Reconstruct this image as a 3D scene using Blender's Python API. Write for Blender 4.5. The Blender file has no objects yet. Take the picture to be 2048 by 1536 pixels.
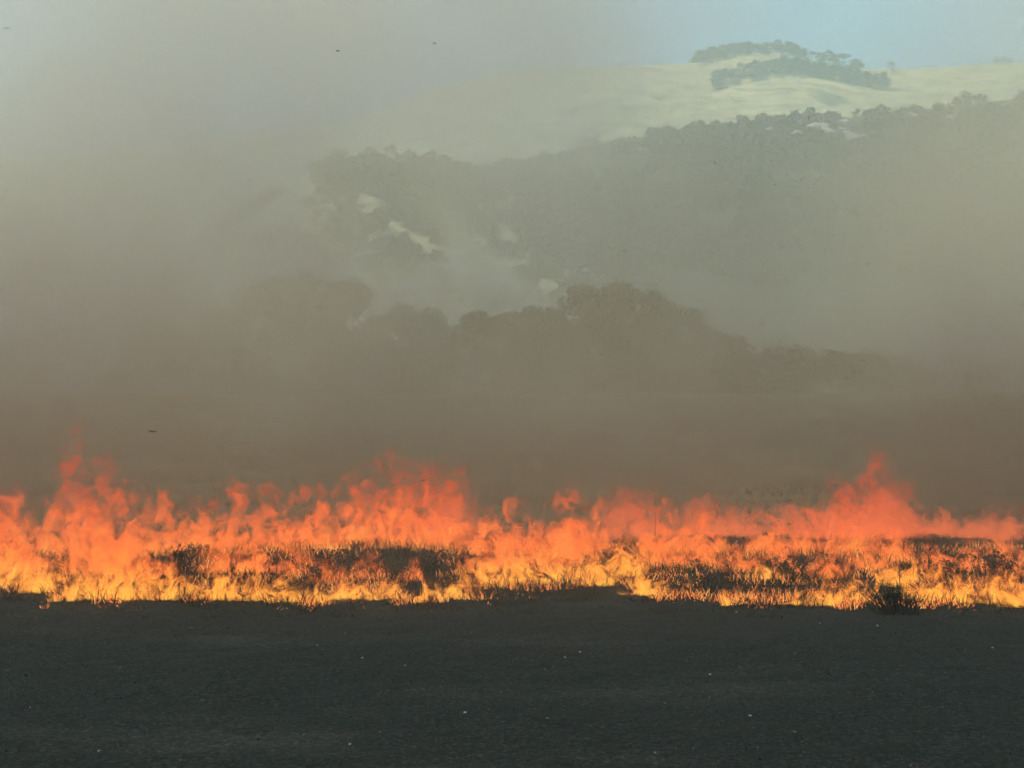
import bpy, math, random
import numpy as np
from mathutils import Vector, Matrix, noise as mnoise

R = math.radians
sc = bpy.context.scene
col = sc.collection

# ------------------------------------------------------------------ camera
CAM_H = 3.1
F = 2813.0                                   # focal length in pixels of the 2048 wide photograph
cd = bpy.data.cameras.new('camera')
cam = bpy.data.objects.new('camera', cd)
col.objects.link(cam)
cam.location = (0, 0, CAM_H)
cam.rotation_euler = (R(90), 0, 0)
cd.sensor_width = 36.0
cd.lens = 36.0 * F / 2048.0
cd.clip_start = 0.1
cd.clip_end = 6000
sc.camera = cam

# ------------------------------------------------------------------ sky and sun
SUN_EL, SUN_AZ = 56.0, -110.0                  # azimuth from +Y (view direction) towards +X
world = bpy.data.worlds.new('World')
sc.world = world
world.use_nodes = True
wn = world.node_tree
bg = wn.nodes['Background']
sky = wn.nodes.new('ShaderNodeTexSky')
sky.sky_type = 'NISHITA'
sky.sun_disc = False
sky.sun_elevation = R(SUN_EL)
sky.sun_rotation = R(SUN_AZ)
sky.air_density = 1.0
sky.dust_density = 1.0
sky.ozone_density = 1.0
wn.links.new(sky.outputs[0], bg.inputs[0])
bg.inputs[1].default_value = 0.15

sl = bpy.data.lights.new('sun', 'SUN')
sl.energy = 5.0
sl.angle = R(0.6)
sl.color = (1.0, 0.90, 0.66)
sun = bpy.data.objects.new('sun', sl)
col.objects.link(sun)
sd = Vector((math.sin(R(SUN_AZ)) * math.cos(R(SUN_EL)), math.cos(R(SUN_AZ)) * math.cos(R(SUN_EL)), math.sin(R(SUN_EL))))
sun.rotation_euler = sd.to_track_quat('Z', 'Y').to_euler()
sun.location = (60, 60, 90)

vs = sc.view_settings
vs.view_transform = 'Standard'
vs.look = 'None'
vs.exposure = 0.28
vs.gamma = 1.0
vs.use_curve_mapping = False

cy = sc.cycles
cy.volume_bounces = 2
cy.max_bounces = 6
cy.diffuse_bounces = 2
cy.transparent_max_bounces = 96
cy.volume_max_steps = 512
cy.volume_step_rate = 1.0
cy.use_adaptive_sampling = True
cy.adaptive_threshold = 0.045
cy.adaptive_min_samples = 12
cy.use_denoising = True
cy.sample_clamp_indirect = 4.0

rng = np.random.default_rng(7)
random.seed(7)

# ------------------------------------------------------------------ helpers
def pix(px, py, d):
    """a pixel of the photograph at depth d (metres along the view axis)"""
    return Vector(((px - 1024) / F * d, d, CAM_H - (py - 768) / F * d))

def ground_d(py):
    """depth at which a pixel row meets the flat ground"""
    return CAM_H * F / (py - 768)

def smooth(a, b, x):
    t = np.clip((np.asarray(x, float) - a) / (b - a), 0, 1)
    return t * t * (3 - 2 * t)

def ground_z(x, y):
    x = np.asarray(x, float); y = np.asarray(y, float)
    z = 2.5 * smooth(45, 82, y)
    z = z + 0.035 * np.sin(x * 0.9 + 1.3) * np.sin(y * 0.7) * smooth(6, 14, y)
    # low hummocks where the unburnt grass stands
    z = z + 0.16 * np.exp(-((x + 2.6) / 3.0) ** 2 - ((y - 24.6) / 1.1) ** 2)
    z = z + 0.12 * np.exp(-((x - 6.0) / 2.2) ** 2 - ((y - 23.6) / 1.0) ** 2)
    z = z + 0.10 * np.exp(-((x - 1.8) / 1.2) ** 2 - ((y - 22.2) / 0.8) ** 2)
    return z

def gz(x, y):
    return float(ground_z(x, y))

def mesh_np(name, verts, faces, mats=()):
    """faces: an (n,3) or (n,4) integer array, or a list of tuples"""
    me = bpy.data.meshes.new(name)
    if isinstance(faces, np.ndarray):
        n, k = faces.shape
        verts = np.asarray(verts, np.float32)
        me.vertices.add(len(verts))
        me.vertices.foreach_set('co', verts.ravel())
        me.loops.add(n * k)
        me.loops.foreach_set('vertex_index', faces.astype(np.int32).ravel())
        me.polygons.add(n)
        me.polygons.foreach_set('loop_start', np.arange(0, n * k, k, dtype=np.int32))
        me.update(calc_edges=True)
    else:
        me.from_pydata([tuple(v) for v in verts], [], faces)
        me.update()
    for m in mats:
        me.materials.append(m)
    return me

def obj(name, me, parent=None, label=None, cat=None, group=None, kind=None, loc=None):
    o = bpy.data.objects.new(name, me)
    col.objects.link(o)
    if parent is not None:
        o.parent = parent
    if loc is not None:
        o.location = loc
    if label: o['label'] = label
    if cat: o['category'] = cat
    if group: o['group'] = group
    if kind: o['kind'] = kind
    return o

def shade_smooth(me):
    me.polygons.foreach_set('use_smooth', np.ones(len(me.polygons), dtype=bool))

class NT:
    """small helper for node trees"""
    def __init__(self, nt):
        self.nt = nt
    def n(self, typ, **kw):
        nd = self.nt.nodes.new(typ)
        for k, v in kw.items():
            setattr(nd, k, v)
        return nd
    def set(self, sock, v):
        if hasattr(v, 'is_linked') or hasattr(v, 'links'):
            self.nt.links.new(v, sock)
        else:
            sock.default_value = v
    def math(self, op, a, b=None, c=None, clamp=False):
        nd = self.n('ShaderNodeMath', operation=op, use_clamp=clamp)
        for i, v in enumerate((a, b, c)):
            if v is not None:
                self.set(nd.inputs[i], v)
        return nd.outputs[0]
    def vmath(self, op, a, b=None, scale=None):
        nd = self.n('ShaderNodeVectorMath', operation=op)
        self.set(nd.inputs[0], a)
        if b is not None:
            self.set(nd.inputs[1], b)
        if scale is not None:
            self.set(nd.inputs['Scale'], scale)
        return nd.outputs['Value'] if op in ('LENGTH', 'DOT_PRODUCT', 'DISTANCE') else nd.outputs[0]
    def noise(self, vec, scale, detail=2.0, rough=0.5, out=0, distort=0.0):
        nd = self.n('ShaderNodeTexNoise')
        if vec is not None:
            self.set(nd.inputs['Vector'], vec)
        nd.inputs['Scale'].default_value = scale
        nd.inputs['Detail'].default_value = detail
        nd.inputs['Roughness'].default_value = rough
        nd.inputs['Distortion'].default_value = distort
        return nd.outputs[out]
    def step(self, x, a, b, lo=0.0, hi=1.0, kind='SMOOTHSTEP'):
        nd = self.n('ShaderNodeMapRange', interpolation_type=kind)
        self.set(nd.inputs[0], x)
        for i, v in ((1, a), (2, b), (3, lo), (4, hi)):
            self.set(nd.inputs[i], v)
        return nd.outputs[0]
    def sep(self, v):
        nd = self.n('ShaderNodeSeparateXYZ')
        self.set(nd.inputs[0], v)
        return nd.outputs
    def comb(self, x, y, z):
        nd = self.n('ShaderNodeCombineXYZ')
        for i, v in enumerate((x, y, z)):
            self.set(nd.inputs[i], v)
        return nd.outputs[0]
    def ramp(self, fac, stops):
        nd = self.n('ShaderNodeValToRGB')
        self.set(nd.inputs[0], fac)
        el = nd.color_ramp.elements
        while len(el) < len(stops):
            el.new(0.5)
        for e, (p, c) in zip(el, stops):
            e.position = p
            e.color = (*c, 1)
        return nd.outputs[0]
    def mix(self, fac, a, b):
        nd = self.n('ShaderNodeMix', data_type='RGBA')
        self.set(nd.inputs[0], fac)
        for i, v in ((6, a), (7, b)):
            self.set(nd.inputs[i], v if not isinstance(v, tuple) else (*v, 1))
        return nd.outputs[2]

def new_mat(name):
    m = bpy.data.materials.new(name)
    m.use_nodes = True
    m.node_tree.nodes.clear()
    t = NT(m.node_tree)
    out = t.n('ShaderNodeOutputMaterial')
    return m, t, out

def diffuse_mat(name, stops, scale=3.0, detail=4.0, rough=0.9, bump=0.0, bscale=20.0, coord='world', spec=0.15, transl=0.0):
    m, t, out = new_mat(name)
    pos = t.n('ShaderNodeNewGeometry').outputs['Position'] if coord == 'world' else t.n('ShaderNodeTexCoord').outputs['Object']
    b = t.n('ShaderNodeBsdfPrincipled')
    t.set(b.inputs['Base Color'], t.ramp(t.noise(pos, scale, detail, 0.6), stops))
    b.inputs['Roughness'].default_value = rough
    b.inputs['Specular IOR Level'].default_value = spec
    if bump:
        bn = t.n('ShaderNodeBump')
        bn.inputs['Strength'].default_value = bump
        bn.inputs['Distance'].default_value = 0.05
        t.set(bn.inputs['Height'], t.noise(pos, bscale, 4, 0.65))
        t.set(b.inputs['Normal'], bn.outputs[0])
    sh = b.outputs[0]
    if transl:
        tr = t.n('ShaderNodeBsdfTranslucent')
        t.set(tr.inputs[0], t.ramp(t.noise(pos, scale, detail, 0.6), stops))
        mx = t.n('ShaderNodeMixShader')
        mx.inputs[0].default_value = transl
        t.set(mx.inputs[1], sh); t.set(mx.inputs[2], tr.outputs[0])
        sh = mx.outputs[0]
    t.set(out.inputs['Surface'], sh)
    return m

# ------------------------------------------------------------------ materials
M = {}
# ground: charred black soil on the near side of the fire, dry pasture beyond it
m, t, out = new_mat('ground'); M['ground'] = m
pos = t.n('ShaderNodeNewGeometry').outputs['Position']
s = t.sep(pos)
edge = t.math('ADD', s[1], t.math('MULTIPLY', t.math('SUBTRACT', t.noise(pos, 0.6, 5, 0.6), 0.5), 3.0))
dry = t.step(edge, 27.0, 31.0)
nb = t.noise(pos, 0.55, 5, 0.6)
nf = t.noise(pos, 20.0, 5, 0.75)
char = t.ramp(nf, [(0.30, (0.004, 0.006, 0.005)), (0.46, (0.0075, 0.010, 0.0088)), (0.58, (0.017, 0.020, 0.0175)), (0.70, (0.060, 0.062, 0.054))])
ashc = t.ramp(nf, [(0.35, (0.014, 0.017, 0.015)), (0.52, (0.036, 0.036, 0.031)), (0.70, (0.085, 0.080, 0.068))])
stretch = t.vmath('MULTIPLY', pos, (0.35, 1.0, 1.0))
ashm = t.step(t.noise(stretch, 0.55, 5, 0.65), 0.53, 0.68)
near = t.mix(t.math('MULTIPLY', ashm, 0.42), char, ashc)
grassc = t.ramp(t.noise(pos, 0.35, 6, 0.65), [(0.3, (0.10, 0.085, 0.045)), (0.6, (0.20, 0.165, 0.085)), (0.8, (0.27, 0.22, 0.12))])
b = t.n('ShaderNodeBsdfPrincipled')
t.set(b.inputs['Base Color'], t.mix(dry, near, grassc))
b.inputs['Roughness'].default_value = 0.95
b.inputs['Specular IOR Level'].default_value = 0.1
bn = t.n('ShaderNodeBump')
bn.inputs['Strength'].default_value = 0.9
bn.inputs['Distance'].default_value = 0.06
t.set(bn.inputs['Height'], t.math('ADD', t.noise(pos, 16.0, 6, 0.75), t.math('MULTIPLY', nb, 1.5)))
t.set(b.inputs['Normal'], bn.outputs[0])
t.set(out.inputs['Surface'], b.outputs[0])

# hills: dry pasture with darker scrubby ground
def hill_mat(name, lo, hi, dark, thr):
    m, t, out = new_mat(name)
    pos = t.n('ShaderNodeNewGeometry').outputs['Position']
    n1 = t.noise(pos, 0.018, 6, 0.62)
    n2 = t.noise(pos, 0.12, 5, 0.65)
    streak = t.noise(t.vmath('MULTIPLY', pos, (0.35, 1.0, 1.6)), 0.11, 5, 0.7)
    grass = t.mix(t.step(t.math('ADD', t.math('MULTIPLY', n2, 0.4), t.math('MULTIPLY', streak, 0.6)), 0.36, 0.62), lo, hi)
    c = t.mix(t.step(t.math('ADD', n1, t.math('MULTIPLY', t.math('SUBTRACT', n2, 0.5), 0.35)), thr, thr + 0.10), grass, dark)
    b = t.n('ShaderNodeBsdfPrincipled')
    t.set(b.inputs['Base Color'], c)
    b.inputs['Roughness'].default_value = 1.0
    b.inputs['Specular IOR Level'].default_value = 0.0
    t.set(out.inputs['Surface'], b.outputs[0])
    return m
M['hill_back'] = hill_mat('hill_pasture', (0.24, 0.195, 0.085), (0.68, 0.56, 0.26), (0.10, 0.10, 0.05), 0.57)
M['hill_spur'] = hill_mat('hill_scrub', (0.24, 0.20, 0.10), (0.38, 0.32, 0.17), (0.045, 0.055, 0.03), 0.18)
M['hill_knoll'] = hill_mat('hill_knoll', (0.38, 0.32, 0.16), (0.62, 0.54, 0.30), (0.05, 0.06, 0.03), 0.60)

M['bark'] = diffuse_mat('bark', [(0.3, (0.05, 0.042, 0.035)), (0.7, (0.13, 0.115, 0.095))], 4, bump=0.5)
M['leaf'] = diffuse_mat('leaf', [(0.3, (0.030, 0.042, 0.020)), (0.7, (0.075, 0.090, 0.045))], 1.2, transl=0.25, spec=0.1)
M['far_leaf'] = diffuse_mat('far_leaf', [(0.3, (0.030, 0.042, 0.022)), (0.7, (0.060, 0.075, 0.040))], 0.3, spec=0.0)
M['rock'] = diffuse_mat('rock', [(0.3, (0.22, 0.20, 0.17)), (0.7, (0.42, 0.39, 0.34))], 0.4, bump=0.6, bscale=2)
M['grass'] = diffuse_mat('dry_grass', [(0.25, (0.016, 0.016, 0.011)), (0.55, (0.040, 0.036, 0.022)), (0.8, (0.10, 0.085, 0.05))], 1.3, transl=0.2, spec=0.1)
M['char_stem'] = diffuse_mat('charred_stems', [(0.3, (0.012, 0.011, 0.010)), (0.7, (0.035, 0.031, 0.026))], 5)
M['scrub'] = diffuse_mat('scrub_leaf', [(0.3, (0.022, 0.024, 0.014)), (0.7, (0.065, 0.062, 0.038))], 5, spec=0.1)
M['bush'] = diffuse_mat('bush_leaf', [(0.3, (0.018, 0.032, 0.018)), (0.7, (0.040, 0.065, 0.034))], 5, spec=0.1)
M['stone'] = diffuse_mat('pale_stone', [(0.35, (0.07, 0.07, 0.065)), (0.65, (0.24, 0.235, 0.21))], 7)
M['ash'] = diffuse_mat('ash_litter', [(0.3, (0.011, 0.014, 0.012)), (0.5, (0.022, 0.026, 0.022)), (0.64, (0.055, 0.056, 0.048)), (0.78, (0.13, 0.125, 0.11))], 3.5)
M['flake'] = diffuse_mat('ash_flake', [(0.3, (0.012, 0.012, 0.012)), (0.7, (0.05, 0.048, 0.045))], 30)

def glow_mat(name, stops, strength, scale=6):
    m, t, out = new_mat(name)
    pos = t.n('ShaderNodeNewGeometry').outputs['Position']
    e = t.n('ShaderNodeEmission')
    t.set(e.inputs[0], t.ramp(t.noise(pos, scale, 3, 0.6), stops))
    e.inputs[1].default_value = strength
    t.set(out.inputs['Surface'], e.outputs[0])
    return m
M['glow'] = glow_mat('burning_grass', [(0.30, (0.45, 0.06, 0.015)), (0.48, (0.9, 0.22, 0.05)), (0.62, (1.0, 0.42, 0.09)), (0.75, (1.0, 0.60, 0.20))], 1.0)

def flame_mat(name, lo, mid, hi, K, S, thr, heat, nscale=3.0, amp=2.7, det=6.0):
    """fire as a glowing absorbing volume; object space: |xy|<1, z 0..1"""
    m, t, out = new_mat(name)
    tc = t.n('ShaderNodeTexCoord').outputs['Object']
    pos = t.n('ShaderNodeNewGeometry').outputs['Position']
    warp = t.noise(pos, 2.1, 2.0, 0.5, out=1)
    w = t.vmath('SUBTRACT', warp, (0.5, 0.5, 0.5))
    so = t.sep(tc)
    z = so[2]
    # curl the noise domain upward
    q = t.vmath('ADD', t.vmath('MULTIPLY', pos, (1.0, 1.0, 0.80)), t.vmath('SCALE', w, scale=0.75))
    f1 = t.noise(q, nscale, det, 0.80)
    p2 = t.vmath('ADD', tc, t.vmath('SCALE', w, scale=t.math('MULTIPLY', z, 1.5)))
    s2 = t.sep(p2)
    r = t.math('SQRT', t.math('ADD', t.math('MULTIPLY', s2[0], s2[0]), t.math('MULTIPLY', s2[1], s2[1])))
    env = t.math('SUBTRACT', 1.0, t.math('ADD', t.math('MULTIPLY', r, 0.75), t.math('MULTIPLY', t.math('POWER', t.math('MAXIMUM', s2[2], 0.0), 1.3), 0.80)))
    fld = t.math('ADD', t.math('MULTIPLY', env, 0.50), t.math('MULTIPLY', t.math('SUBTRACT', f1, 0.5), amp))
    # fade to nothing at the hull
    ro = t.math('SQRT', t.math('ADD', t.math('MULTIPLY', so[0], so[0]), t.math('MULTIPLY', so[1], so[1])))
    hull = t.math('MULTIPLY', t.step(ro, 1.0, 0.66), t.step(z, 1.0, 0.8))
    # ragged foot, thinner towards the tips
    foot = t.math('ADD', z, t.math('MULTIPLY', t.math('SUBTRACT', f1, 0.5), 1.1))
    hull = t.math('MULTIPLY', hull, t.step(t.math('SUBTRACT', foot, t.math('MULTIPLY', ro, 0.10)), -0.04, 0.10))
    hull = t.math('MULTIPLY', hull, t.step(env, 0.0, 0.75, 0.25, 1.0))
    dens = t.math('MULTIPLY', t.step(fld, thr, thr + 0.20), hull)
    wz = t.sep(pos)[2]
    temp = t.math('ADD', t.math('MULTIPLY', t.math('SUBTRACT', fld, thr), 0.85), t.math('SUBTRACT', heat, t.math('MULTIPLY', wz, 0.30)))
    colr = t.ramp(temp, [(0.05, lo), (0.38, mid), (0.8, hi)])
    em = t.n('ShaderNodeEmission')
    t.set(em.inputs[0], colr)
    t.set(em.inputs[1], t.math('MULTIPLY', dens, K * S))
    ab = t.n('ShaderNodeVolumeAbsorption')
    ab.inputs[0].default_value = (0, 0, 0, 1)
    t.set(ab.inputs[1], t.math('MULTIPLY', dens, K))
    ad = t.n('ShaderNodeAddShader')
    t.set(ad.inputs[0], em.outputs[0]); t.set(ad.inputs[1], ab.outputs[0])
    t.set(out.inputs['Volume'], ad.outputs[0])
    m.cycles.volume_step_rate = 0.35
    m.volume_intersection_method = 'FAST' if hasattr(m, 'volume_intersection_method') else None
    return m
M['flame_front'] = flame_mat('front_flame', (0.60, 0.08, 0.02), (1.0, 0.22, 0.035), (1.0, 0.56, 0.07), 15.0, 1.25, 0.31, 0.40, 6.0, 3.6)
M['flame_back'] = flame_mat('back_flame', (0.50, 0.06, 0.02), (0.95, 0.165, 0.038), (1.0, 0.36, 0.055), 9.5, 1.2, 0.19, 0.29, 4.2, 3.7)
M['flame_smoky'] = flame_mat('smoky_flame', (0.42, 0.06, 0.025), (0.75, 0.13, 0.045), (0.98, 0.22, 0.06), 7.0, 1.2, 0.18, 0.26, 3.8, 3.1)

# ------------------------------------------------------------------ the ground
xs = np.concatenate([-np.geomspace(14, 1800, 30)[::-1], np.linspace(-13.6, 13.6, 180), np.geomspace(14, 1800, 30)])
ys = np.concatenate([np.linspace(-60, 8, 14), np.linspace(8.5, 32, 160), np.geomspace(33, 3000, 60)])
X, Y = np.meshgrid(xs, ys)
Z = ground_z(X, Y)
rough = np.array([mnoise.fractal(Vector((x * 2.2, y * 2.2, 0)), 0.9, 2.0, 4) for x, y in zip(X.ravel(), Y.ravel())]).reshape(X.shape)
Z = Z + rough * 0.022 * (1 - smooth(28, 40, Y)) * (np.abs(X) < 13.7)
nx, ny = len(xs), len(ys)
idx = np.arange(nx * ny).reshape(ny, nx)
faces = np.stack([idx[:-1, :-1], idx[:-1, 1:], idx[1:, 1:], idx[1:, :-1]], -1).reshape(-1, 4)
me = mesh_np('ground', np.stack([X, Y, Z], -1).reshape(-1, 3), faces, [M['ground']])
shade_smooth(me)
obj('ground', me, kind='structure')

# ------------------------------------------------------------------ the hills
def interp(pts, x):
    p = np.array(pts, float)
    return np.interp(x, p[:, 0], p[:, 1])

def hill(name, mat, crest, d_foot, d_crest, d_back, bow, rough, seed, power=1.0):
    """terrain whose crest, at depth d_crest, runs through the pixels of `crest`"""
    px = np.linspace(-900, 3000, 240)
    v = np.concatenate([np.linspace(0, 1, 60), np.linspace(1.04, 2.0, 14)])
    py = interp(crest, px)
    V = []
    for vi in v:
        if vi <= 1:
            d = d_foot + (d_crest - d_foot) * vi
            h = vi ** power
        else:
            d = d_crest + (d_back - d_crest) * (vi - 1)
            h = 1 - 0.7 * (vi - 1) ** 1.5
        for a, b in zip(px, py):
            dc = d * (1 + bow * ((a - 1024) / 1024) ** 2)
            zc = CAM_H + (768 - b) / F * d_crest
            x = (a - 1024) / F * d_crest
            f = mnoise.fractal(Vector((x * 0.011 + seed, dc * 0.011, 0.3)), 1.0, 2.0, 5)
            z = 1.8 + (zc - 1.8) * h + f * rough * min(1, 4 * h) * (1.0 if abs(vi - 1) > 0.02 else 0.5)
            V.append((x, dc, z))
    n, k = len(px), len(v)
    idx = np.arange(n * k).reshape(k, n)
    faces = np.stack([idx[:-1, :-1], idx[:-1, 1:], idx[1:, 1:], idx[1:, :-1]], -1).reshape(-1, 4)
    V = np.array(V, np.float32)
    me = mesh_np(name, V, faces, [mat])
    shade_smooth(me)
    o = obj(name, me, kind='structure')
    grid = V.reshape(k, n, 3)
    def at(a, vi):
        i = int(np.clip(np.searchsorted(px, a), 0, n - 1)); j = int(np.argmin(np.abs(v - vi)))
        return Vector(grid[j, i])
    return at

CREST_BACK = [(-900, 330), (300, 290), (700, 235), (900, 172), (1050, 140), (1200, 128), (1400, 124), (1480, 108), (1560, 106), (1640, 118), (1730, 130), (1900, 121), (2048, 108), (3000, 90)]
CREST_SPUR = [(-900, 700), (300, 650), (600, 540), (760, 440), (900, 362), (1000, 338), (1100, 312), (1250, 284), (1350, 268), (1500, 252), (1650, 240), (1780, 224), (1900, 206), (2048, 186), (3000, 110)]
CREST_KNOLL = [(-900, 640), (200, 590), (450, 470), (560, 390), (640, 325), (720, 300), (800, 300), (870, 325), (980, 375), (1150, 440), (1350, 520), (1600, 600), (3000, 700)]
hill_back = hill('hill', M['hill_back'], CREST_BACK, 560, 900, 1300, 0.03, 5.0, 3.1, 0.9)
hill_spur = hill('hill', M['hill_spur'], CREST_SPUR, 240, 540, 700, 0.03, 4.0, 8.7, 0.75)
hill_knoll = hill('hill', M['hill_knoll'], CREST_KNOLL, 230, 380, 520, 0.03, 3.0, 15.2, 0.8)

# ------------------------------------------------------------------ trees
def tube(path, radii, seg=6):
    """tapered tube along a list of points"""
    V, Fc = [], []
    for i, (p, r) in enumerate(zip(path, radii)):
        d = (path[min(i + 1, len(path) - 1)] - path[max(i - 1, 0)]).normalized()
        q = d.to_track_quat('Z', 'Y')
        for k in range(seg):
            a = 2 * math.pi * k / seg
            V.append(p + q @ Vector((math.cos(a) * r, math.sin(a) * r, 0)))
    for i in range(len(path) - 1):
        for k in range(seg):
            a, b = i * seg + k, i * seg + (k + 1) % seg
            Fc.append((a, b, b + seg, a + seg))
    V.append(path[-1]); e = len(V) - 1
    o = (len(path) - 1) * seg
    for k in range(seg):
        Fc.append((o + k, o + (k + 1) % seg, e))
    return V, Fc

def join(parts):
    V, Fc = [], []
    for v, f in parts:
        o = len(V)
        V += list(v)
        Fc += [tuple(i + o for i in x) for x in f]
    return V, Fc

def leaves(centers, radii, n, size, r, flat=0.75):
    """n leaf sprays (bent quads) spread through the clumps"""
    centers = np.array(centers); radii = np.array(radii)
    ci = r.choice(len(centers), n, p=radii ** 2 / np.sum(radii ** 2))
    d = r.normal(size=(n, 3)); d /= np.linalg.norm(d, axis=1)[:, None]
    rad = radii[ci] * (r.random(n) ** 0.45) * (0.85 + 0.3 * r.random(n))
    c = centers[ci] + d * rad[:, None] * np.array([1, 1, flat])
    a = r.normal(size=(n, 3)); a /= np.linalg.norm(a, axis=1)[:, None]
    b = np.cross(a, r.normal(size=(n, 3))); b /= np.linalg.norm(b, axis=1)[:, None]
    sz = size * (0.55 + 0.9 * r.random(n))[:, None]
    a = a * sz; b = b * sz * 0.55
    V = np.stack([c - a, c - b * 0.9, c + a, c + b], 1).reshape(-1, 3)
    Fc = np.arange(n * 4).reshape(n, 4)
    return V, Fc

def tree_meshes(seed, n_leaf, leaf_size, n_limb, leafmat, spread=0.36, seg=6):
    """unit-height tree: trunk with limbs, and a crown"""
    r = np.random.default_rng(seed); rr = random.Random(seed)
    bend = Vector((rr.uniform(-.06, .06), rr.uniform(-.06, .06), 0))
    path = [Vector((0, 0, -0.03)) + bend * (k / 5) ** 2 * 2 + Vector((0, 0, 0.62 * k / 5)) for k in range(6)]
    parts = [tube(path, [0.030 * (1 - 0.13 * k) for k in range(6)], seg)]
    cs, rs = [], []
    for k in range(n_limb):
        a = k * 2.4 + rr.uniform(-.5, .5)
        t0 = rr.uniform(0.16, 0.60)
        st = path[0].lerp(path[-1], t0 / 0.62)
        L = rr.uniform(0.55, 1.0) * spread
        end = st + Vector((math.cos(a) * L, math.sin(a) * L, rr.uniform(0.06, 0.30)))
        mid = st.lerp(end, 0.5) + Vector((0, 0, -0.03))
        parts.append(tube([st, mid, end], [0.013, 0.009, 0.004], max(4, seg - 2)))
        cs.append(end); rs.append(rr.uniform(0.09, 0.16))
        if rr.random() < .7:
            cs.append(mid.lerp(end, .6) + Vector((rr.uniform(-.1, .1), rr.uniform(-.1, .1), rr.uniform(.03, .12)))); rs.append(rr.uniform(.07, .12))
    cs.append(path[-1] + Vector((0, 0, 0.17))); rs.append(0.17)
    cs.append(path[-1] + Vector((rr.uniform(-.12, .12), 0, 0.25))); rs.append(0.12)
    V, Fc = join(parts)
    tm = mesh_np('trunk', V, Fc, [M['bark']])
    V, Fc = leaves(cs, rs, n_leaf, leaf_size, r)
    cm = mesh_np('crown', V, Fc, [leafmat])
    return tm, cm

def place_tree(kind_meshes, name, p, h, w, rz, label, group):
    tm, cm = kind_meshes
    root = bpy.data.objects.new(name, None)
    col.objects.link(root)
    root.location = p; root.rotation_euler = (0, 0, rz); root.scale = (h * w, h * w, h)
    root['label'] = label; root['category'] = 'tree'
    if group: root['group'] = group
    obj('trunk', tm, root); obj('crown', cm, root)
    return root

near_kinds = [tree_meshes(100 + k, 4600, 0.020, 13, M['leaf'], seg=8) for k in range(4)]
TREES = [(470, 606, 150), (545, 560, 152), (612, 536, 148), (672, 572, 146), (735, 622, 150), (812, 604, 155), (876, 634, 150),
         (952, 616, 140), (1008, 640, 144), (1046, 606, 138), (1118, 610, 141), (1168, 562, 146), (1218, 590, 150), (1262, 556, 148),
         (1336, 600, 150), (1404, 648, 152), (1466, 668, 150), (1545, 706, 156), (1630, 728, 158), (390, 640, 156), (300, 650, 160)]
TL = {612: 'hazy smoke-veiled tree rising left of the pale gap in the treeline',
      1262: 'tallest smoke-veiled tree right of the pale gap in the treeline',
      1168: 'rounded tree shoulder to shoulder with the tallest treeline tree',
      1046: 'dark broad-crowned tree at the lowest dip of the treeline',
      952: 'small dark tree with pale smoke glowing behind its crown',
      1118: 'small round dark tree beside the pale smoke gap',
      812: 'low tree with a pointed top between the two taller tree groups'}
for i, (a, b, d) in enumerate(TREES):
    p = pix(a, b, d * 0.62)
    zb = gz(p.x, p.y)
    h = (p.z - zb) * 1.06
    place_tree(near_kinds[i % 4], 'tree', (p.x, p.y, zb), h, random.uniform(0.95, 1.25), random.uniform(0, 6.28),
               TL.get(a, 'tree of the smoke-veiled treeline across the field, nearly lost in haze'), 'trees across the field')
# understorey fills the treeline between the trunks
cs, rs = [], []
for k in range(170):
    a = random.triangular(200, 2000, 1050)
    d = random.uniform(90, 101)
    p = pix(a, 790, d)
    cs.append((p.x, p.y, gz(p.x, p.y) + random.uniform(0.4, 2.2))); rs.append(random.uniform(0.9, 1.9))
V, Fc = leaves(cs, rs, 40000, 0.20, rng)
obj('undergrowth', mesh_np('undergrowth', V, Fc, [M['leaf']]), label='dark undergrowth filling the foot of the smoke-veiled treeline', cat='undergrowth', kind='stuff')

# far trees on the hills
far_kinds = [tree_meshes(300 + k, 420, 0.055, 5, M['far_leaf'], spread=0.30, seg=4) for k in range(5)]
def far_tree(p, h, label, group):
    place_tree(random.choice(far_kinds), 'hill_tree', (p.x, p.y, p.z - 0.3), h, random.uniform(0.9, 1.5), random.uniform(0, 6.28), label, group)
for k in range(92):     # along the summit
    a = random.uniform(1385, 1725)
    far_tree(hill_back(a, random.uniform(0.97, 1.03)), random.uniform(6, 9.5), 'tree of the wood crowning the summit of the far hill', 'trees on the hill summit')
for k in range(84):     # the belt just below it
    a = random.uniform(1405, 1740)
    v = 0.89 - 0.010 * abs(a - 1600) / 150 + random.uniform(-0.018, 0.008)
    far_tree(hill_back(a, v), random.uniform(8, 11), 'tree in the dark belt below the sunlit strip of the far hilltop', 'tree belt below the summit')
for k in range(24):     # scattered along the rest of the crest
    a = random.choice([random.uniform(900, 1400), random.uniform(1740, 2060)])
    far_tree(hill_back(a, random.uniform(0.97, 1.02)), random.uniform(2.5, 6), 'small tree scattered along the far hill crest away from the summit', 'trees along the crest')
for k in range(56):     # edge of the spur's wood
    a = random.uniform(1080, 2070)
    far_tree(hill_spur(a, random.uniform(0.92, 0.975)), random.uniform(2.4, 4.2), 'tree on the upper edge of the dark wooded spur', 'trees along the spur edge')
for k in range(38):
    a = random.uniform(660, 940)
    far_tree(hill_knoll(a, random.uniform(0.45, 0.84)), random.uniform(5, 8), 'tree in the dark wood under the sunlit knoll', 'trees under the knoll')
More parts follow.
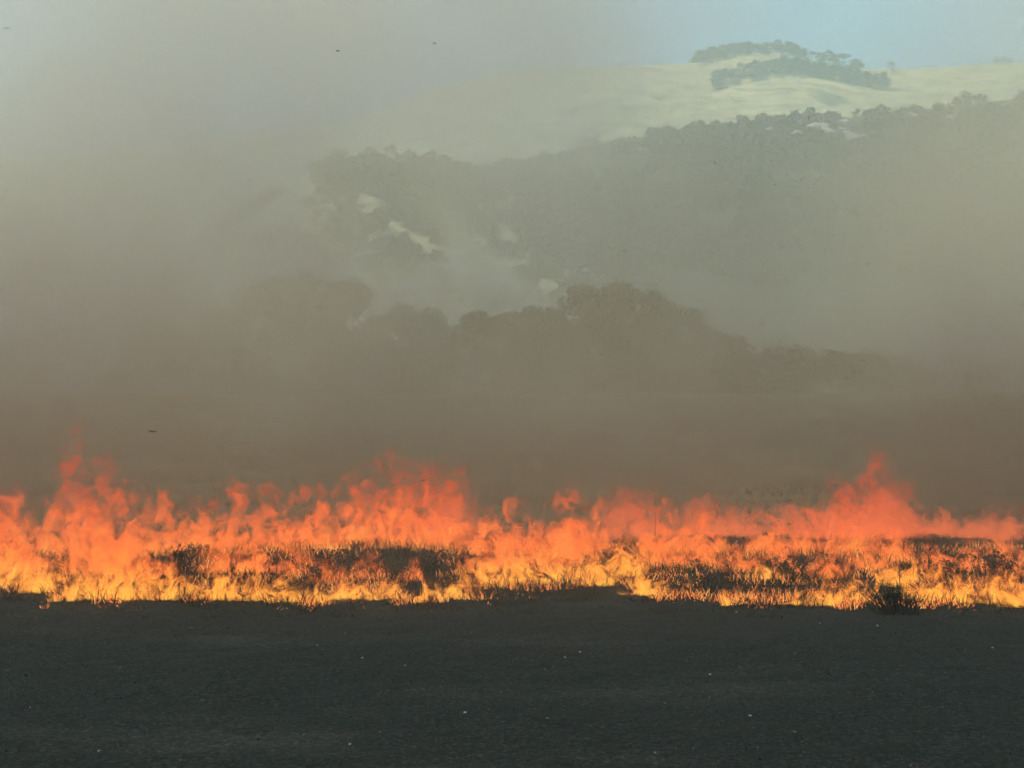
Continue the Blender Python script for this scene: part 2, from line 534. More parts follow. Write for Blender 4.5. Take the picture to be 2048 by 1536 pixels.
# the wood covering the spur's shaded face
cs, rs = [], []
for k in range(1500):
    a = random.uniform(900, 2100)
    p = hill_spur(a, random.uniform(0.15, 0.97))
    if mnoise.noise(Vector((p.x * 0.02, p.z * 0.05, 4.0))) > 0.22:
        continue
    h = random.uniform(1.5, 3.2)
    cs.append((p.x + random.uniform(-4, 4), p.y, p.z + h * 0.7)); rs.append(h)
for k in range(900):
    a = random.uniform(480, 1450); v = random.uniform(0.15, 0.99)
    if 560 < a < 860 and v > 0.86:
        continue
    p = hill_knoll(a, v)
    if mnoise.noise(Vector((p.x * 0.03, p.z * 0.06, 9.0))) > 0.35:
        continue
    h = random.uniform(1.2, 2.6)
    cs.append((p.x + random.uniform(-3, 3), p.y, p.z + h * 0.7)); rs.append(h)
for k in range(160):
    a = random.uniform(820, 1120); p = hill_spur(a, random.uniform(0.2, 0.97)); h = random.uniform(1.5, 3)
    cs.append((p.x, p.y, p.z + h * .7)); rs.append(h)
V, Fc = leaves(cs, rs, 130000, 1.05, rng, 1.0)
obj('hillside_wood', mesh_np('hillside_wood', V, Fc, [M['far_leaf']]), label='dark blue-grey wood covering the faces of the spur and knoll', cat='wood', kind='stuff')

# pale rock outcrops on the spur and the knoll
def rock_mesh(seed, sub=1, amp=0.35):
    import bmesh
    bm = bmesh.new()
    bmesh.ops.create_icosphere(bm, subdivisions=sub + 1, radius=1)
    for v in bm.verts:
        n = mnoise.noise(v.co * 1.4 + Vector((seed * 3.7, 0, 0)))
        v.co *= 1 + amp * n
        v.co.z *= 0.6
    me = bpy.data.meshes.new('rock'); bm.to_mesh(me); bm.free()
    return me
rocks = []
for k in range(4):
    me = rock_mesh(k, 1); me.materials.append(M['rock']); rocks.append(me)
for (a, v, w) in [(1555, .80, 7), (1572, .77, 9), (1590, .73, 8), (1610, .72, 6), (1645, .86, 5), (1660, .9, 4), (1470, .80, 4), (1500, .74, 5), (1750, .84, 6), (1800, .80, 4), (1240, .78, 4)]:
    p = hill_spur(a, v)
    o = obj('rock_outcrop', random.choice(rocks), label='pale rock outcrop breaking through the wood on the spur', cat='rock', group='rocks on the spur', loc=p + Vector((0, -3, .8)))
    o.scale = (w * 0.9, w * 0.5, w * 0.55); o.rotation_euler = (0, 0, random.uniform(0, 6))
for (a, v, w) in [(655, .93, 3), (800, .90, 4), (806, .78, 3), (812, .7, 3.5), (795, .84, 3)]:
    p = hill_knoll(a, v)
    o = obj('rock_outcrop', random.choice(rocks), label='pale rock outcrop on the sunlit knoll', cat='rock', group='rocks on the knoll', loc=p + Vector((0, -1.5, .5)))
    o.scale = (w, w * .6, w * .5); o.rotation_euler = (0, 0, random.uniform(0, 6))

# ------------------------------------------------------------------ grass
def blades(xyz, h, w, lean, r, curl=0.5):
    """one bent blade (3 quads folded to a point) per root"""
    n = len(xyz)
    a = r.random(n) * 2 * math.pi
    side = np.stack([np.cos(a), np.sin(a), np.zeros(n)], 1) * (w * 0.5)[:, None]
    b = r.random(n) * 2 * math.pi
    dirn = np.stack([np.cos(b), np.sin(b), np.zeros(n)], 1) * lean[:, None]
    up = np.array([0, 0, 1.0])
    p0 = xyz
    p1 = xyz + (up * 0.55 + dirn * 0.35) * h[:, None]
    p2 = xyz + (up * (0.95 - 0.4 * lean[:, None] * curl) + dirn * 1.0) * h[:, None]
    V = np.stack([p0 - side, p0 + side, p1 + side * 0.8, p1 - side * 0.8, p2], 1).reshape(-1, 3)
    i = np.arange(n) * 5
    f = np.concatenate([np.stack([i, i + 1, i + 2], 1), np.stack([i, i + 2, i + 3], 1), np.stack([i + 3, i + 2, i + 4], 1)])
    return V, f

def fire_edge(x):
    """depth of the ragged near edge of the burning strip"""
    px = 1024 + x / 20.3 * F
    py = interp([(-200, 1196), (0, 1192), (120, 1208), (320, 1196), (420, 1204), (600, 1206), (760, 1208), (900, 1202), (1020, 1206), (1150, 1190), (1300, 1196), (1450, 1204), (1600, 1212), (1750, 1218), (1900, 1212), (2048, 1218), (2300, 1216)], px)
    py = py + 16 * mnoise.noise(Vector((x * 1.1, 3.3, 0))) + 9 * mnoise.noise(Vector((x * 4.1, 8.3, 0)))
    return CAM_H * F / (py - 768)

def scatter(n, x0, x1, y0, y1, thr, seed, sc_=0.9, edge=True):
    r = np.random.default_rng(seed)
    out_ = []
    while len(out_) < n:
        x = r.uniform(x0, x1); y = r.uniform(y0, y1)
        if edge and y < fire_edge(x):
            continue
        if mnoise.noise(Vector((x * sc_, y * sc_, seed * 1.7))) > thr:
            out_.append((x, y))
    P = np.array(out_)
    return np.column_stack([P, ground_z(P[:, 0], P[:, 1]) - 0.01])

P = scatter(60000, -12, 12, 19.0, 27.5, -0.25, 1)
h = 0.05 + 0.26 * rng.random(len(P)) ** 2.2
V, f = blades(P, h, 0.005 + 0.009 * rng.random(len(P)), 0.2 + 0.7 * rng.random(len(P)), rng)
Q = scatter(15000, -9, 9, 18.6, 20.9, 0.05, 6, 1.6, False)
Q = Q[Q[:, 1] < np.array([fire_edge(x) + 0.35 for x in Q[:, 0]])]
hq = 0.02 + 0.12 * rng.random(len(Q)) ** 2.5 * np.clip((Q[:, 1] - 18.6) / 1.4, 0.15, 1)
V2, f2 = blades(Q, hq, 0.005 + 0.008 * rng.random(len(Q)), 0.3 + 1.0 * rng.random(len(Q)), rng)
f = np.concatenate([f, f2 + len(V)]); V = np.concatenate([V, V2])
obj('dry_grass', mesh_np('dry_grass', V, f, [M['grass']]), label='unburnt dry grass standing in the burning strip', cat='grass', kind='stuff')
P = scatter(16000, -26, 26, 27.5, 46, -0.2, 2, 0.4, False)
h = 0.04 + 0.08 * rng.random(len(P))
V, f = blades(P, h, 0.02 + 0.02 * rng.random(len(P)), 0.2 + 0.7 * rng.random(len(P)), rng)
obj('pasture_grass', mesh_np('pasture_grass', V, f, [M['grass']]), label='dry pasture grass beyond the flames, dimmed by smoke', cat='grass', kind='stuff')

# glowing grass: thin burning stems at the foot of the fire
P = scatter(5200, -9, 9, 19.2, 21.6, 0.02, 3, 1.1)
P2 = scatter(13000, -10, 10, 21.4, 27, -0.12, 4, 1.3)
P3 = scatter(700, -8, 8, 18.9, 20.6, 0.12, 12, 2.2, False)
P3 = P3[P3[:, 1] > np.array([fire_edge(x) - 0.45 for x in P3[:, 0]])]
P = np.concatenate([P, P2, P3])
h = 0.05 + 0.16 * rng.random(len(P)) ** 2
h[-len(P3):] = 0.015 + 0.05 * rng.random(len(P3)) ** 2
V, f = blades(P, h, 0.006 + 0.010 * rng.random(len(P)), 0.3 + 1.1 * rng.random(len(P)), rng)
obj('burning_grass', mesh_np('burning_grass', V, f, [M['glow']]), label='glowing orange grass stems at the foot of the fire', cat='burning grass', kind='stuff')

# ------------------------------------------------------------------ shrubs
def shrub_meshes(seed, n_stem, n_leaf, leaf, spread=0.6, lean=(0, 0), twiggy=2, foot=0.05):
    """unit-height shrub: a spray of branching stems, with or without leaves"""
    rr = random.Random(seed); r = np.random.default_rng(seed)
    parts, tips = [], []
    for k in range(n_stem):
        a = rr.uniform(0, 6.28)
        s = rr.uniform(0.1, 1.0) * spread
        st = Vector((math.cos(a) * max(0.05, foot * s), math.sin(a) * max(0.05, foot * s), -0.03))
        end = Vector((math.cos(a) * s + lean[0], math.sin(a) * s + lean[1], rr.uniform(0.55, 1.0) * (1 - 0.25 * s)))
        mid = st.lerp(end, 0.5) + Vector((-math.cos(a) * 0.06, -math.sin(a) * 0.06, 0.05))
        parts.append(tube([st, mid, end], [0.016, 0.011, 0.004], 4))
        tips.append(end)
        for j in range(twiggy):
            q = rr.uniform(0.35, 0.9)
            b0 = st.lerp(mid, q * 2) if q < .5 else mid.lerp(end, q * 2 - 1)
            e2 = b0 + Vector((rr.uniform(-.22, .22), rr.uniform(-.22, .22), rr.uniform(.05, .26)))
            parts.append(tube([b0, b0.lerp(e2, .5) + Vector((0, 0, .015)), e2], [0.008, 0.006, 0.003], 3))
            tips.append(e2); tips.append(b0.lerp(e2, .5))
    V, Fc = join(parts)
    sm = V, Fc
    lv = None
    if n_leaf:
        lv = leaves([tuple(x) for x in tips], list(0.05 + 0.09 * r.random(len(tips))), int(n_leaf * 0.5), leaf * 0.65, r)
    return sm, lv

def shrub(name, label, cat, px, py_base, py_top, seed, n_stem=16, n_leaf=500, leaf=0.03, spread=0.6, lean=(0, 0), leafmat='scrub', twiggy=2, group=None, stem='char_stem'):
    d = ground_d(py_base)
    x = (px - 1024) / F * d
    h = (py_base - py_top) / F * d
    root = bpy.data.objects.new(name, None)
    col.objects.link(root)
    root.location = (x, d, gz(x, d)); root.scale = (h, h, h)
    root['label'] = label; root['category'] = cat
    if group: root['group'] = group
    (V, Fc), lv = shrub_meshes(seed, n_stem, n_leaf, leaf, spread, lean, twiggy, 0.05 if n_stem < 10 else 0.7)
    obj('stems', mesh_np('stems', V, Fc, [M[stem]]), root)
    if lv:
        obj('foliage', mesh_np('foliage', lv[0], lv[1], [M[leafmat]]), root)
    return root

shrub('green_bush', 'dark green bush standing unburnt at the near edge of the fire', 'bush', 1795, 1226, 1160, 11, 110, 1100, 0.045, 0.95, (-0.22, 0), 'bush', 2)
shrub('bare_shrub', 'bare twiggy shrub silhouetted against bright yellow flame', 'shrub', 1238, 1148, 1096, 12, 46, 0, 0.02, 0.85, (0, 0), twiggy=4)
shrub('scrub_clump', 'dark scrub clump inside the tall flames, beside the burnt gap', 'scrub', 352, 1165, 1092, 13, 30, 2200, 0.05, 0.75)
shrub('scrub_clump', 'small dark scrub clump wrapped in the biggest flames', 'scrub', 132, 1145, 1092, 14, 24, 1400, 0.05, 0.6)
shrub('scrub_clump', 'low dark scrub with a ragged leafy top behind the grass fire', 'scrub', 395, 1125, 1090, 15, 30, 2000, 0.06, 1.1)
shrub('scrub_clump', 'dark scrub clump left of the tall leafy weeds', 'scrub', 650, 1160, 1105, 16, 30, 2200, 0.05, 0.95)
shrub('scrub_clump', 'wide dark scrub mound under the red flames', 'scrub', 790, 1162, 1112, 17, 40, 2600, 0.05, 1.3)
shrub('scrub_clump', 'round-topped dark scrub at the end of the mound', 'scrub', 855, 1165, 1098, 18, 30, 2000, 0.05, 0.6)
shrub('scrub_clump', 'small dark scrub beside a burning weed', 'scrub', 925, 1140, 1104, 19, 22, 1200, 0.06, 0.8)
shrub('leafy_weed', 'tall leafy weed standing above the scrub mound', 'weed', 706, 1140, 1088, 20, 5, 120, 0.05, 0.25, twiggy=5)
shrub('leafy_weed', 'spindly leafy weed beside the taller one on the mound', 'weed', 722, 1140, 1096, 21, 5, 120, 0.05, 0.25, twiggy=5)
shrub('scrub_clump', 'dark low scrub in front of the red smoky flames', 'scrub', 1570, 1158, 1114, 22, 34, 2000, 0.06, 1.2)
shrub('scrub_clump', 'sparse singed scrub with curled twigs', 'scrub', 1660, 1152, 1112, 23, 30, 500, 0.05, 1.0, twiggy=4)
shrub('scrub_clump', 'dark scrub over the yellow grass fire, smoke around it', 'scrub', 1985, 1168, 1100, 24, 36, 2600, 0.05, 1.3)
shrub('scrub_clump', 'dark scrub showing through a gap above the yellow fire', 'scrub', 1900, 1165, 1118, 25, 30, 1800, 0.05, 1.0)
shrub('dry_stalk', 'thin dry stalk burning at its tip above the scrub', 'weed', 1858, 1160, 1062, 26, 2, 20, 0.04, 0.08, twiggy=3)
shrub('dry_stalk', 'thin dark stalk upright before a detached lick of flame', 'weed', 1311, 1085, 972, 27, 1, 0, 0.04, 0.03, twiggy=2).scale.xyz = (0.55, 0.55, 1.13)
shrub('scrub_clump', 'low dark tussock in the burnt gap behind the front flames', 'scrub', 460, 1180, 1150, 28, 24, 1200, 0.06, 1.1)
shrub('scrub_clump', 'dark tussock at the ragged end of the front fire', 'scrub', 1400, 1180, 1135, 29, 26, 1500, 0.06, 1.2)
shrub('scrub_clump', 'dark clump low in the flames beside the burning bank', 'scrub', 8, 1150, 1088, 30, 24, 1400, 0.05, 0.7)
for k in range(16):
    shrub('thistle', 'small dark charred weed stalk standing in the fire line', 'weed', random.uniform(60, 2000), random.uniform(1150, 1200), 0, 60 + k, 3, 40, 0.05, 0.3, twiggy=4, group='charred weeds in the fire line') \
        .scale = (0.3, 0.3, random.uniform(0.25, 0.45))

# ------------------------------------------------------------------ flames
def flame_hull(seed):
    V, Fc = [], []
    seg, ring = 14, 9
    for j in range(ring):
        z = j / (ring - 1)
        rr = [0.92, 1.0, 1.0, 0.97, 0.9, 0.8, 0.66, 0.46, 0.16][j]
        for k in range(seg):
            a = 2 * math.pi * k / seg
            V.append((rr * math.cos(a), rr * math.sin(a), z))
    for j in range(ring - 1):
        for k in range(seg):
            a, b = j * seg + k, j * seg + (k + 1) % seg
            Fc.append((a, b, b + seg, a + seg))
    Fc.append(tuple(range(seg))[::-1])
    Fc.append(tuple((ring - 1) * seg + k for k in range(seg)))
    return V, Fc
HV, HF = flame_hull(0)
hulls = {k: mesh_np('flame', HV, HF, [M[k]]) for k in ('flame_front', 'flame_back', 'flame_smoky')}

def flame(px, base, hw, top, kind, label, group, deep=0.36, tilt=0.0):
    d = ground_d(base)
    x = (px - 1024) / F * d
    o = obj('flame', hulls[kind], label=label, cat='flame', group=group)
    z0 = gz(x, d)
    o.location = (x, d, z0 + 0.01)
    h = (base - top) / F * d * 1.18
    w = hw / F * d
    o.scale = (w, w * deep, h)
    o.rotation_euler = (0, R(tilt), 0)
    return o

LB = 'tall orange flame of the back fire line, behind the dark scrub'
GB = 'flames of the back fire line'
for (a, hw, top) in [(20, 62, 975), (95, 60, 1000), (150, 62, 915), (205, 66, 925), (262, 55, 965), (330, 55, 985), (400, 60, 1005), (475, 62, 968), (548, 60, 980),
                     (628, 62, 985), (714, 62, 940), (790, 66, 925)]:
    flame(a, 1112 + random.uniform(-6, 6), hw * 1.15, top, 'flame_back', LB, GB)
LR = 'reddish orange flame of the back fire line, dulled by smoke'
for (a, hw, top) in [(850, 62, 950), (905, 55, 950), (960, 52, 1025), (1020, 55, 1008), (1075, 50, 1035), (1135, 58, 975), (1190, 50, 1008), (1330, 70, 1020),
                     (1405, 66, 1020), (1540, 66, 1055), (1610, 66, 1062), (1700, 60, 1040)]:
    flame(a, 1118 + random.uniform(-6, 6), hw * 1.15, top, 'flame_back', LR, 'reddish back flames')
LS = 'dim red flame almost swallowed by smoke behind the fire line'
for (a, hw, top) in [(890, 80, 925), (1240, 70, 960), (1300, 60, 950), (1470, 80, 990), (1560, 80, 1010), (1680, 80, 965), (1740, 80, 905), (1800, 70, 1000), (1870, 80, 1020), (1940, 80, 1030), (2020, 80, 1010), (150, 40, 850), (1640, 80, 985), (1770, 90, 950), (1400, 70, 985)]:
    flame(a, 1076 + random.uniform(-8, 8), hw * 1.15, top, 'flame_smoky', LS, 'smoky red flames')
LM = 'thick orange flame between the near fire edge and the back fire line'
for (a, base, hw, top) in [(10, 1160, 62, 1015), (60, 1155, 60, 1040), (165, 1158, 60, 1020), (225, 1160, 66, 1010), (280, 1165, 50, 1060), (330, 1170, 40, 1110), (440, 1150, 50, 1075), (510, 1150, 55, 1085), (590, 1155, 45, 1095),
                           (960, 1150, 50, 1080), (1010, 1145, 60, 1050), (1080, 1145, 62, 1060), (1140, 1140, 60, 1040), (1330, 1140, 60, 1065), (1400, 1140, 50, 1080), (1660, 1160, 50, 1085), (1880, 1150, 50, 1090),
                           (655, 1168, 42, 1112), (745, 1160, 44, 1108), (830, 1165, 40, 1120), (1480, 1150, 50, 1095), (1570, 1150, 50, 1100), (1740, 1150, 50, 1085), (1940, 1150, 55, 1085), (2010, 1150, 55, 1080), (1790, 1135, 55, 1060)]:
    flame(a, base, hw * 1.15, top, 'flame_back', LM, 'flames inside the burning strip', 0.36)
LF = 'bright yellow-orange flame licking up from the grass at the near fire edge'
GF = 'flames of the near fire edge'
for (a, base, hw, top) in [(15, 1190, 60, 1075), (75, 1192, 55, 1110), (130, 1200, 40, 1120), (190, 1204, 62, 1075), (250, 1200, 60, 1085), (310, 1194, 55, 1110), (365, 1196, 45, 1140),
                           (430, 1200, 52, 1105), (500, 1200, 56, 1118), (570, 1204, 52, 1140), (640, 1205, 45, 1155), (710, 1204, 56, 1140), (780, 1203, 50, 1145), (850, 1200, 42, 1165), (920, 1195, 45, 1140),
                           (985, 1180, 60, 1100), (1050, 1172, 62, 1098), (1120, 1172, 62, 1095), (1190, 1168, 55, 1110), (1250, 1165, 62, 1092), (1200, 1195, 60, 1135), (1290, 1196, 55, 1135), (1380, 1188, 22, 1165),
                           (1465, 1203, 26, 1160), (1530, 1160, 56, 1130), (1590, 1203, 30, 1165), (1660, 1208, 56, 1130), (1720, 1205, 46, 1140), (1800, 1175, 62, 1115), (1860, 1195, 62, 1135), (1920, 1205, 60, 1140), (1985, 1208, 60, 1150), (2045, 1208, 60, 1145)]:
    flame(a, 768 + CAM_H * F / (fire_edge((a - 1024) / F * 20.4) + random.uniform(0.05, 0.5)) if base > 1188 else base, hw * 1.15, top, 'flame_front', LF, GF, 0.40)

# ------------------------------------------------------------------ burnt ground: litter, stones, flakes
P = np.column_stack([rng.uniform(-8.5, 8.5, 42000), 9.5 + 10.5 * rng.random(42000) ** 1.3, np.zeros(42000)])
P[:, 2] = ground_z(P[:, 0], P[:, 1])
h = 0.004 + 0.024 * rng.random(len(P)) ** 3
V, f = blades(P, h, 0.004 + 0.016 * rng.random(len(P)) ** 2, 0.4 + 1.6 * rng.random(len(P)), rng)
obj('ash_litter', mesh_np('ash_litter', V, f, [M['ash']]), label='charred stubble and ash scattered over the burnt ground', cat='ash', kind='stuff')

stones = []
for k in range(3):
    me = rock_mesh(20 + k, 0, 0.5); me.name = 'pebble'; me.materials.append(M['stone']); stones.append(me)
SPOTS = [(635, 1295), (1755, 1252), (1640, 1246), (1095, 1440), (608, 1468), (712, 1266), (690, 1268), (1500, 1432), (1130, 1310), (810, 1330), (845, 1377), (880, 1372), (777, 1380), (1130, 1385),
         (1300, 1312), (1590, 1312), (1985, 1296), (520, 1318), (500, 1316), (725, 1318), (1160, 1300), (1090, 1333), (1110, 1338), (198, 1497), (320, 1498), (930, 1427), (1775, 1388), (1680, 1426), (1515, 1495),
         (1330, 1407), (1590, 1463), (760, 1466), (700, 1490), (1240, 1453), (1310, 1510), (1890, 1350), (455, 1350), (60, 1415), (240, 1340), (1420, 1350)]
for i, (a, b) in enumerate(SPOTS):
    d = ground_d(b); x = (a - 1024) / F * d
    s_ = random.uniform(0.005, 0.015) * (1.35 if i < 4 else 1)
    o = obj('pebble', random.choice(stones), label='small pale pebble lying on the charred ground', cat='pebble', group='pebbles on the burnt ground', loc=(x, d, gz(x, d) + s_ * 0.5))
    o.scale = (s_ * random.uniform(.9, 1.6), s_, s_ * 1.2); o.rotation_euler = (0, 0, random.uniform(0, 6.28))

def flake_mesh(seed):
    rr = random.Random(seed)
    V, Fc = [], []
    n = 5
    for s_ in (0.5, -0.5):
        for i in range(n):
            u = i / (n - 1) * 2 - 1
            wdt = (1 - abs(u) ** 2) * 0.35 + 0.08
            zc = 0.35 * u * u + rr.uniform(-.05, .05)
            V += [(u, -wdt, zc + s_ * .12), (u, wdt + rr.uniform(-.1, .1), zc + s_ * .12 + .06)]
    for i in range(n - 1):
        a = 2 * i
        Fc.append((a, a + 2, a + 3, a + 1))
        c = 2 * n + 2 * i
        Fc.append((c, c + 1, c + 3, c + 2))
        Fc.append((a, c, c + 2, a + 2)); Fc.append((a + 1, a + 3, c + 3, c + 1))
    Fc.append((0, 1, 2 * n + 1, 2 * n)); e = 2 * n - 2
    Fc.append((e, e + 2 * n, e + 2 * n + 1, e + 1))
    return mesh_np('flake', V, Fc, [M['flake']])
flakes = [flake_mesh(k) for k in range(4)]
for (a, b, w, d) in [(675, 102, 5, 14), (1015, 182, 4, 14), (1617, 236, 6, 13), (652, 351, 5, 15), (498, 362, 4, 15), (847, 962, 7, 16), (922, 602, 4, 14), (1200, 593, 5, 14), (1525, 648, 4, 14), (1737, 527, 5, 14),
                    (1373, 485, 4, 15), (572, 500, 4, 15), (306, 864, 12, 13), (2044, 610, 5, 14), (1655, 757, 4, 15), (1578, 1048, 5, 16), (1552, 308, 4, 15), (870, 87, 6, 14), (15, 57, 8, 13), (380, 1256, 11, 15)]:
    p = pix(a, b, d)
    o = obj('ash_flake', random.choice(flakes), label='small dark ash flake drifting in the smoke', cat='ash flake', group='drifting ash flakes', loc=p)
    if a == 306: o['label'] = 'largest curled ash flake drifting above the fire'; del o['group']
    if a == 1617: o['label'] = 'dark ash flake hanging upright before the wooded spur'; del o['group']; o.rotation_euler = (0, 1.4, 0)
    if b == 1256: o['label'] = 'dark ash flake drifting low over the charred ground'; del o['group']
    s_ = 0.8 * w / F * d
    o.scale = (s_, s_, s_)
    if a not in (306, 1617):
        o.rotation_euler = (random.uniform(-.6, .6), random.uniform(-.5, .5), random.uniform(-.5, .5))

# ------------------------------------------------------------------ smoke: a cloud behind the flames
def smoke_cloud(name, label, lo, hi, res, mat, build):
    ng = bpy.data.node_groups.new(name, 'GeometryNodeTree')
    ng.interface.new_socket('Geometry', in_out='OUTPUT', socket_type='NodeSocketGeometry')
    t = NT(ng)
    out = t.n('NodeGroupOutput')
    vc = t.n('GeometryNodeVolumeCube')
    vc.inputs['Min'].default_value = lo
    vc.inputs['Max'].default_value = hi
    for ax, n in zip('XYZ', res):
        vc.inputs['Resolution ' + ax].default_value = n
    vc.inputs['Background'].default_value = 0.0
    t.set(vc.inputs['Density'], build(t, t.n('GeometryNodeInputPosition').outputs[0]))
    sm = t.n('GeometryNodeSetMaterial')
    sm.inputs['Material'].default_value = mat
    t.set(sm.inputs['Geometry'], vc.outputs[0])
    t.set(out.inputs[0], sm.outputs[0])
    bx = [(x, y, z) for x in (lo[0], hi[0]) for y in (lo[1], hi[1]) for z in (lo[2], hi[2])]
    me = mesh_np(name, bx, [(0, 1, 3, 2), (4, 6, 7, 5), (0, 4, 5, 1), (2, 3, 7, 6), (0, 2, 6, 4), (1, 5, 7, 3)], [mat])
    o = obj(name, me, label=label, cat='smoke', kind='stuff')
    md = o.modifiers.new('cloud', 'NODES')
    md.node_group = ng
    return o

def smoke_mat(name, colr, density, step, ab=(0.5, 0.5, 0.5)):
    m, t, out = new_mat(name)
    pv = t.n('ShaderNodeVolumePrincipled')
    pv.inputs['Color'].default_value = (*colr, 1)
    pv.inputs['Density'].default_value = density
    pv.inputs['Anisotropy'].default_value = 0.25
    pv.inputs['Absorption Color'].default_value = (*ab, 1)
    t.set(out.inputs['Volume'], pv.outputs[0])
    m.cycles.volume_step_rate = step
    return m
M['smoke'] = smoke_mat('smoke', (0.74, 0.63, 0.395), 1.0, 10.0)
M['soot'] = smoke_mat('brown_smoke', (0.155, 0.103, 0.068), 1.0, 8.0)
M['puff'] = smoke_mat('pale_smoke', (1.0, 0.80, 0.38), 1.0, 8.0)

def build_smoke(t, P):
    s = t.sep(P)
    x, y, z = s[0], s[1], s[2]
    w = t.vmath('SCALE', t.vmath('SUBTRACT', t.noise(P, 0.045, 2, 0.5, out=1), (0.5, 0.5, 0.5)), scale=14.0)
    q = t.vmath('ADD', t.vmath('MULTIPLY', P, (1.0, 0.7, 1.1)), w)
    n = t.noise(q, 0.042, 5, 0.60)
    bil = t.step(n, 0.38, 0.63, 0.12, 2.0, 'LINEAR')
    # thick low down and to the left, thinning upward and over the right-hand hill
    low = t.math('EXPONENT', t.math('MULTIPLY', z, -0.12))
    left = t.step(t.math('ADD', x, t.math('MULTIPLY', z, -0.10)), 17.0, -12.0, 0.0, 1.0)
    base = t.math('ADD', t.math('MULTIPLY', low, 0.060), t.math('MULTIPLY', left, 0.034))
    base = t.math('ADD', base, t.step(x, 24.0, 40.0, 0.0006, 0.020))
    d = t.math('MULTIPLY', base, bil)
    # a thin spot in the cloud
    g = t.vmath('LENGTH', t.vmath('MULTIPLY', t.vmath('SUBTRACT', q, (-7.5, 66.0, 14.8)), (0.16, 0.026, 0.22)))
    d = t.math('MULTIPLY', d, t.step(g, 0.2, 1.2, 0.12, 1.0))
    g = t.vmath('LENGTH', t.vmath('MULTIPLY', t.vmath('SUBTRACT', q, (-1.5, 72.0, 9.0)), (0.17, 0.026, 0.26)))
    d = t.math('MULTIPLY', d, t.step(g, 0.2, 1.2, 0.30, 1.0))
    # soft limits of the cloud
    d = t.math('MULTIPLY', d, t.step(y, 42.0, 58.0))
    d = t.math('MULTIPLY', d, t.step(y, 134.0, 112.0))
    d = t.math('MULTIPLY', d, t.step(z, 60.0, 36.0))
    d = t.math('MULTIPLY', d, t.step(t.math('ABSOLUTE', x), 62.0, 44.0))
    return d
smoke_cloud('smoke', 'thick brown-grey smoke rolling up behind the line of flames', (-64, 40, 0.0), (64, 136, 76), (150, 130, 100), M['smoke'], build_smoke)

def build_puff(t, P):
    s = t.sep(P)
    w = t.vmath('SCALE', t.vmath('SUBTRACT', t.noise(P, 0.11, 2, 0.5, out=1), (0.5, 0.5, 0.5)), scale=9.0)
    q = t.vmath('ADD', P, w)
    n = t.noise(q, 0.16, 5, 0.6)
    # a plume leaning left as it climbs, over a low bank along the wood
    c = t.sep(q)
    ax = t.math('ADD', t.math('SUBTRACT', c[0], 1.0), t.math('MULTIPLY', t.math('SUBTRACT', c[2], 8.0), 0.75))
    e = t.math('SUBTRACT', 1.0, t.math('ADD', t.math('POWER', t.math('DIVIDE', ax, 3.6), 2.0), t.math('POWER', t.math('DIVIDE', t.math('SUBTRACT', c[2], 9.5), 8.5), 2.0)))
    bank = t.math('SUBTRACT', 1.0, t.math('ADD', t.math('POWER', t.math('DIVIDE', t.math('ADD', c[0], 5.0), 17.0), 2.0), t.math('POWER', t.math('DIVIDE', t.math('SUBTRACT', c[2], 6.0), 7.0), 2.0)))
    f = t.math('MAXIMUM', e, t.math('MULTIPLY', bank, 0.9))
    d = t.math('MULTIPLY', t.step(t.math('ADD', f, t.math('MULTIPLY', t.math('SUBTRACT', n, 0.5), 2.0)), 0.0, 1.0), 0.22)
    for lo_, hi_, ch in ((102.0, 106.0, s[1]), (128.0, 120.0, s[1]), (-34.0, -26.0, s[0]), (28.0, 20.0, s[0]), (26.0, 20.0, s[2])):
        d = t.math('MULTIPLY', d, t.step(ch, lo_, hi_))
    return d
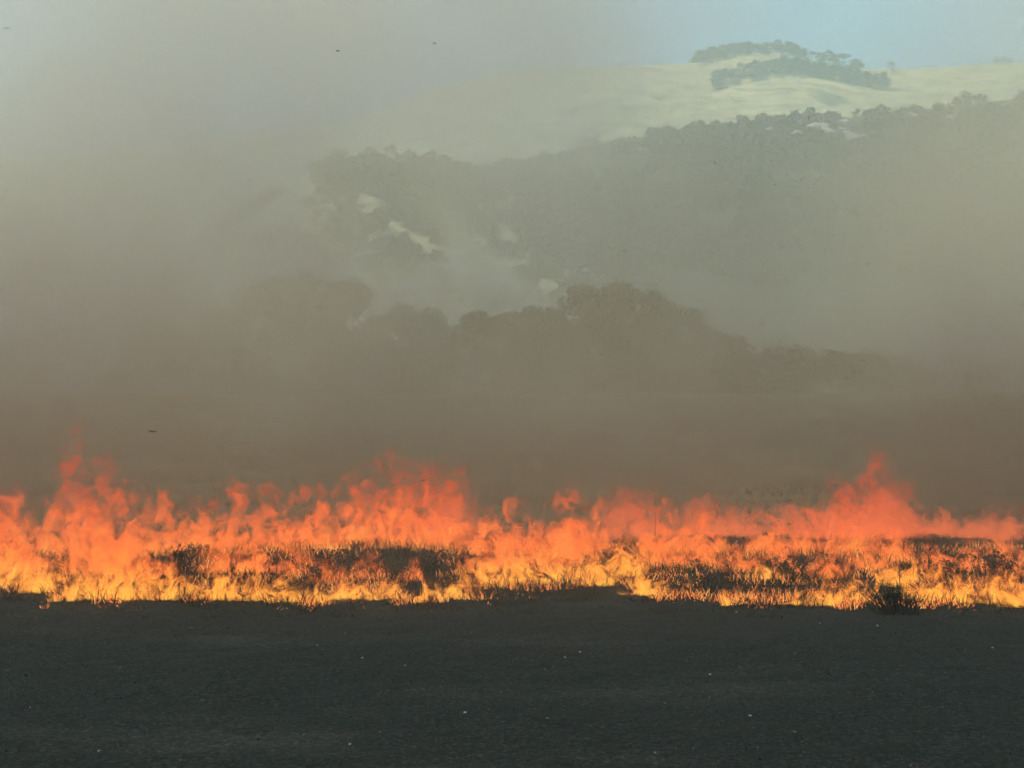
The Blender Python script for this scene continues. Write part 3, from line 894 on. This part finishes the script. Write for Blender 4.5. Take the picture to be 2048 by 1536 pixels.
def build_low(t, P):
    s = t.sep(P)
    x, y, z = s[0], s[1], s[2]
    w = t.vmath('SCALE', t.vmath('SUBTRACT', t.noise(P, 0.12, 2, 0.5, out=1), (0.5, 0.5, 0.5)), scale=7.0)
    q = t.vmath('ADD', t.vmath('MULTIPLY', P, (1.0, 0.8, 0.8)), w)
    n = t.noise(q, 0.13, 5, 0.6)
    bil = t.step(n, 0.40, 0.62, 0.32, 2.0, 'LINEAR')
    hug = t.math('EXPONENT', t.math('MULTIPLY', z, -0.28))
    near = t.math('ADD', t.step(y, 56.0, 30.0, 0.07, 0.27), t.step(y, 26.0, 28.5, -0.175, 0.0))
    d = t.math('MULTIPLY', t.math('MULTIPLY', hug, near), bil)
    d = t.math('ADD', d, t.math('MULTIPLY', t.math('EXPONENT', t.math('MULTIPLY', z, -0.13)), t.math('MULTIPLY', t.math('MULTIPLY', t.step(y, 25.0, 30.0), bil), t.step(x, 10.0, -14.0, 0.010, 0.018))))
    for lo_, hi_, ch in ((13.5, 20.5, y), (60.0, 46.0, y), (24.0, 14.0, z), (45.0, 35.0, t.math('ABSOLUTE', x))):
        d = t.math('MULTIPLY', d, t.step(ch, lo_, hi_))
    return d
smoke_cloud('smoke', 'dark brown smoke hugging the ground straight behind the flames', (-46, 13, 0.0), (46, 61, 25), (184, 110, 80), M['soot'], build_low)
smoke_cloud('smoke', 'pale yellowish smoke plume rising behind the treeline', (-36, 101, 2.0), (30, 129, 27), (150, 64, 60), M['puff'], build_puff)

# ------------------------------------------------------------------ haze over the whole valley
m, t, out = new_mat('haze')
pv = t.n('ShaderNodeVolumePrincipled')
pv.inputs['Color'].default_value = (0.60, 0.92, 0.95, 1)
pv.inputs['Density'].default_value = 0.00095
pv.inputs['Anisotropy'].default_value = 0.2
t.set(out.inputs['Volume'], pv.outputs[0])
lo, hi = (-1900, -70, -6), (1900, 3100, 330)
bx = [(x, y, z) for x in (lo[0], hi[0]) for y in (lo[1], hi[1]) for z in (lo[2], hi[2])]
me = mesh_np('haze', bx, [(0, 1, 3, 2), (4, 6, 7, 5), (0, 4, 5, 1), (2, 3, 7, 6), (0, 2, 6, 4), (1, 5, 7, 3)], [m])
obj('haze', me, label='pale smoke haze filling the whole valley', cat='haze', kind='stuff')
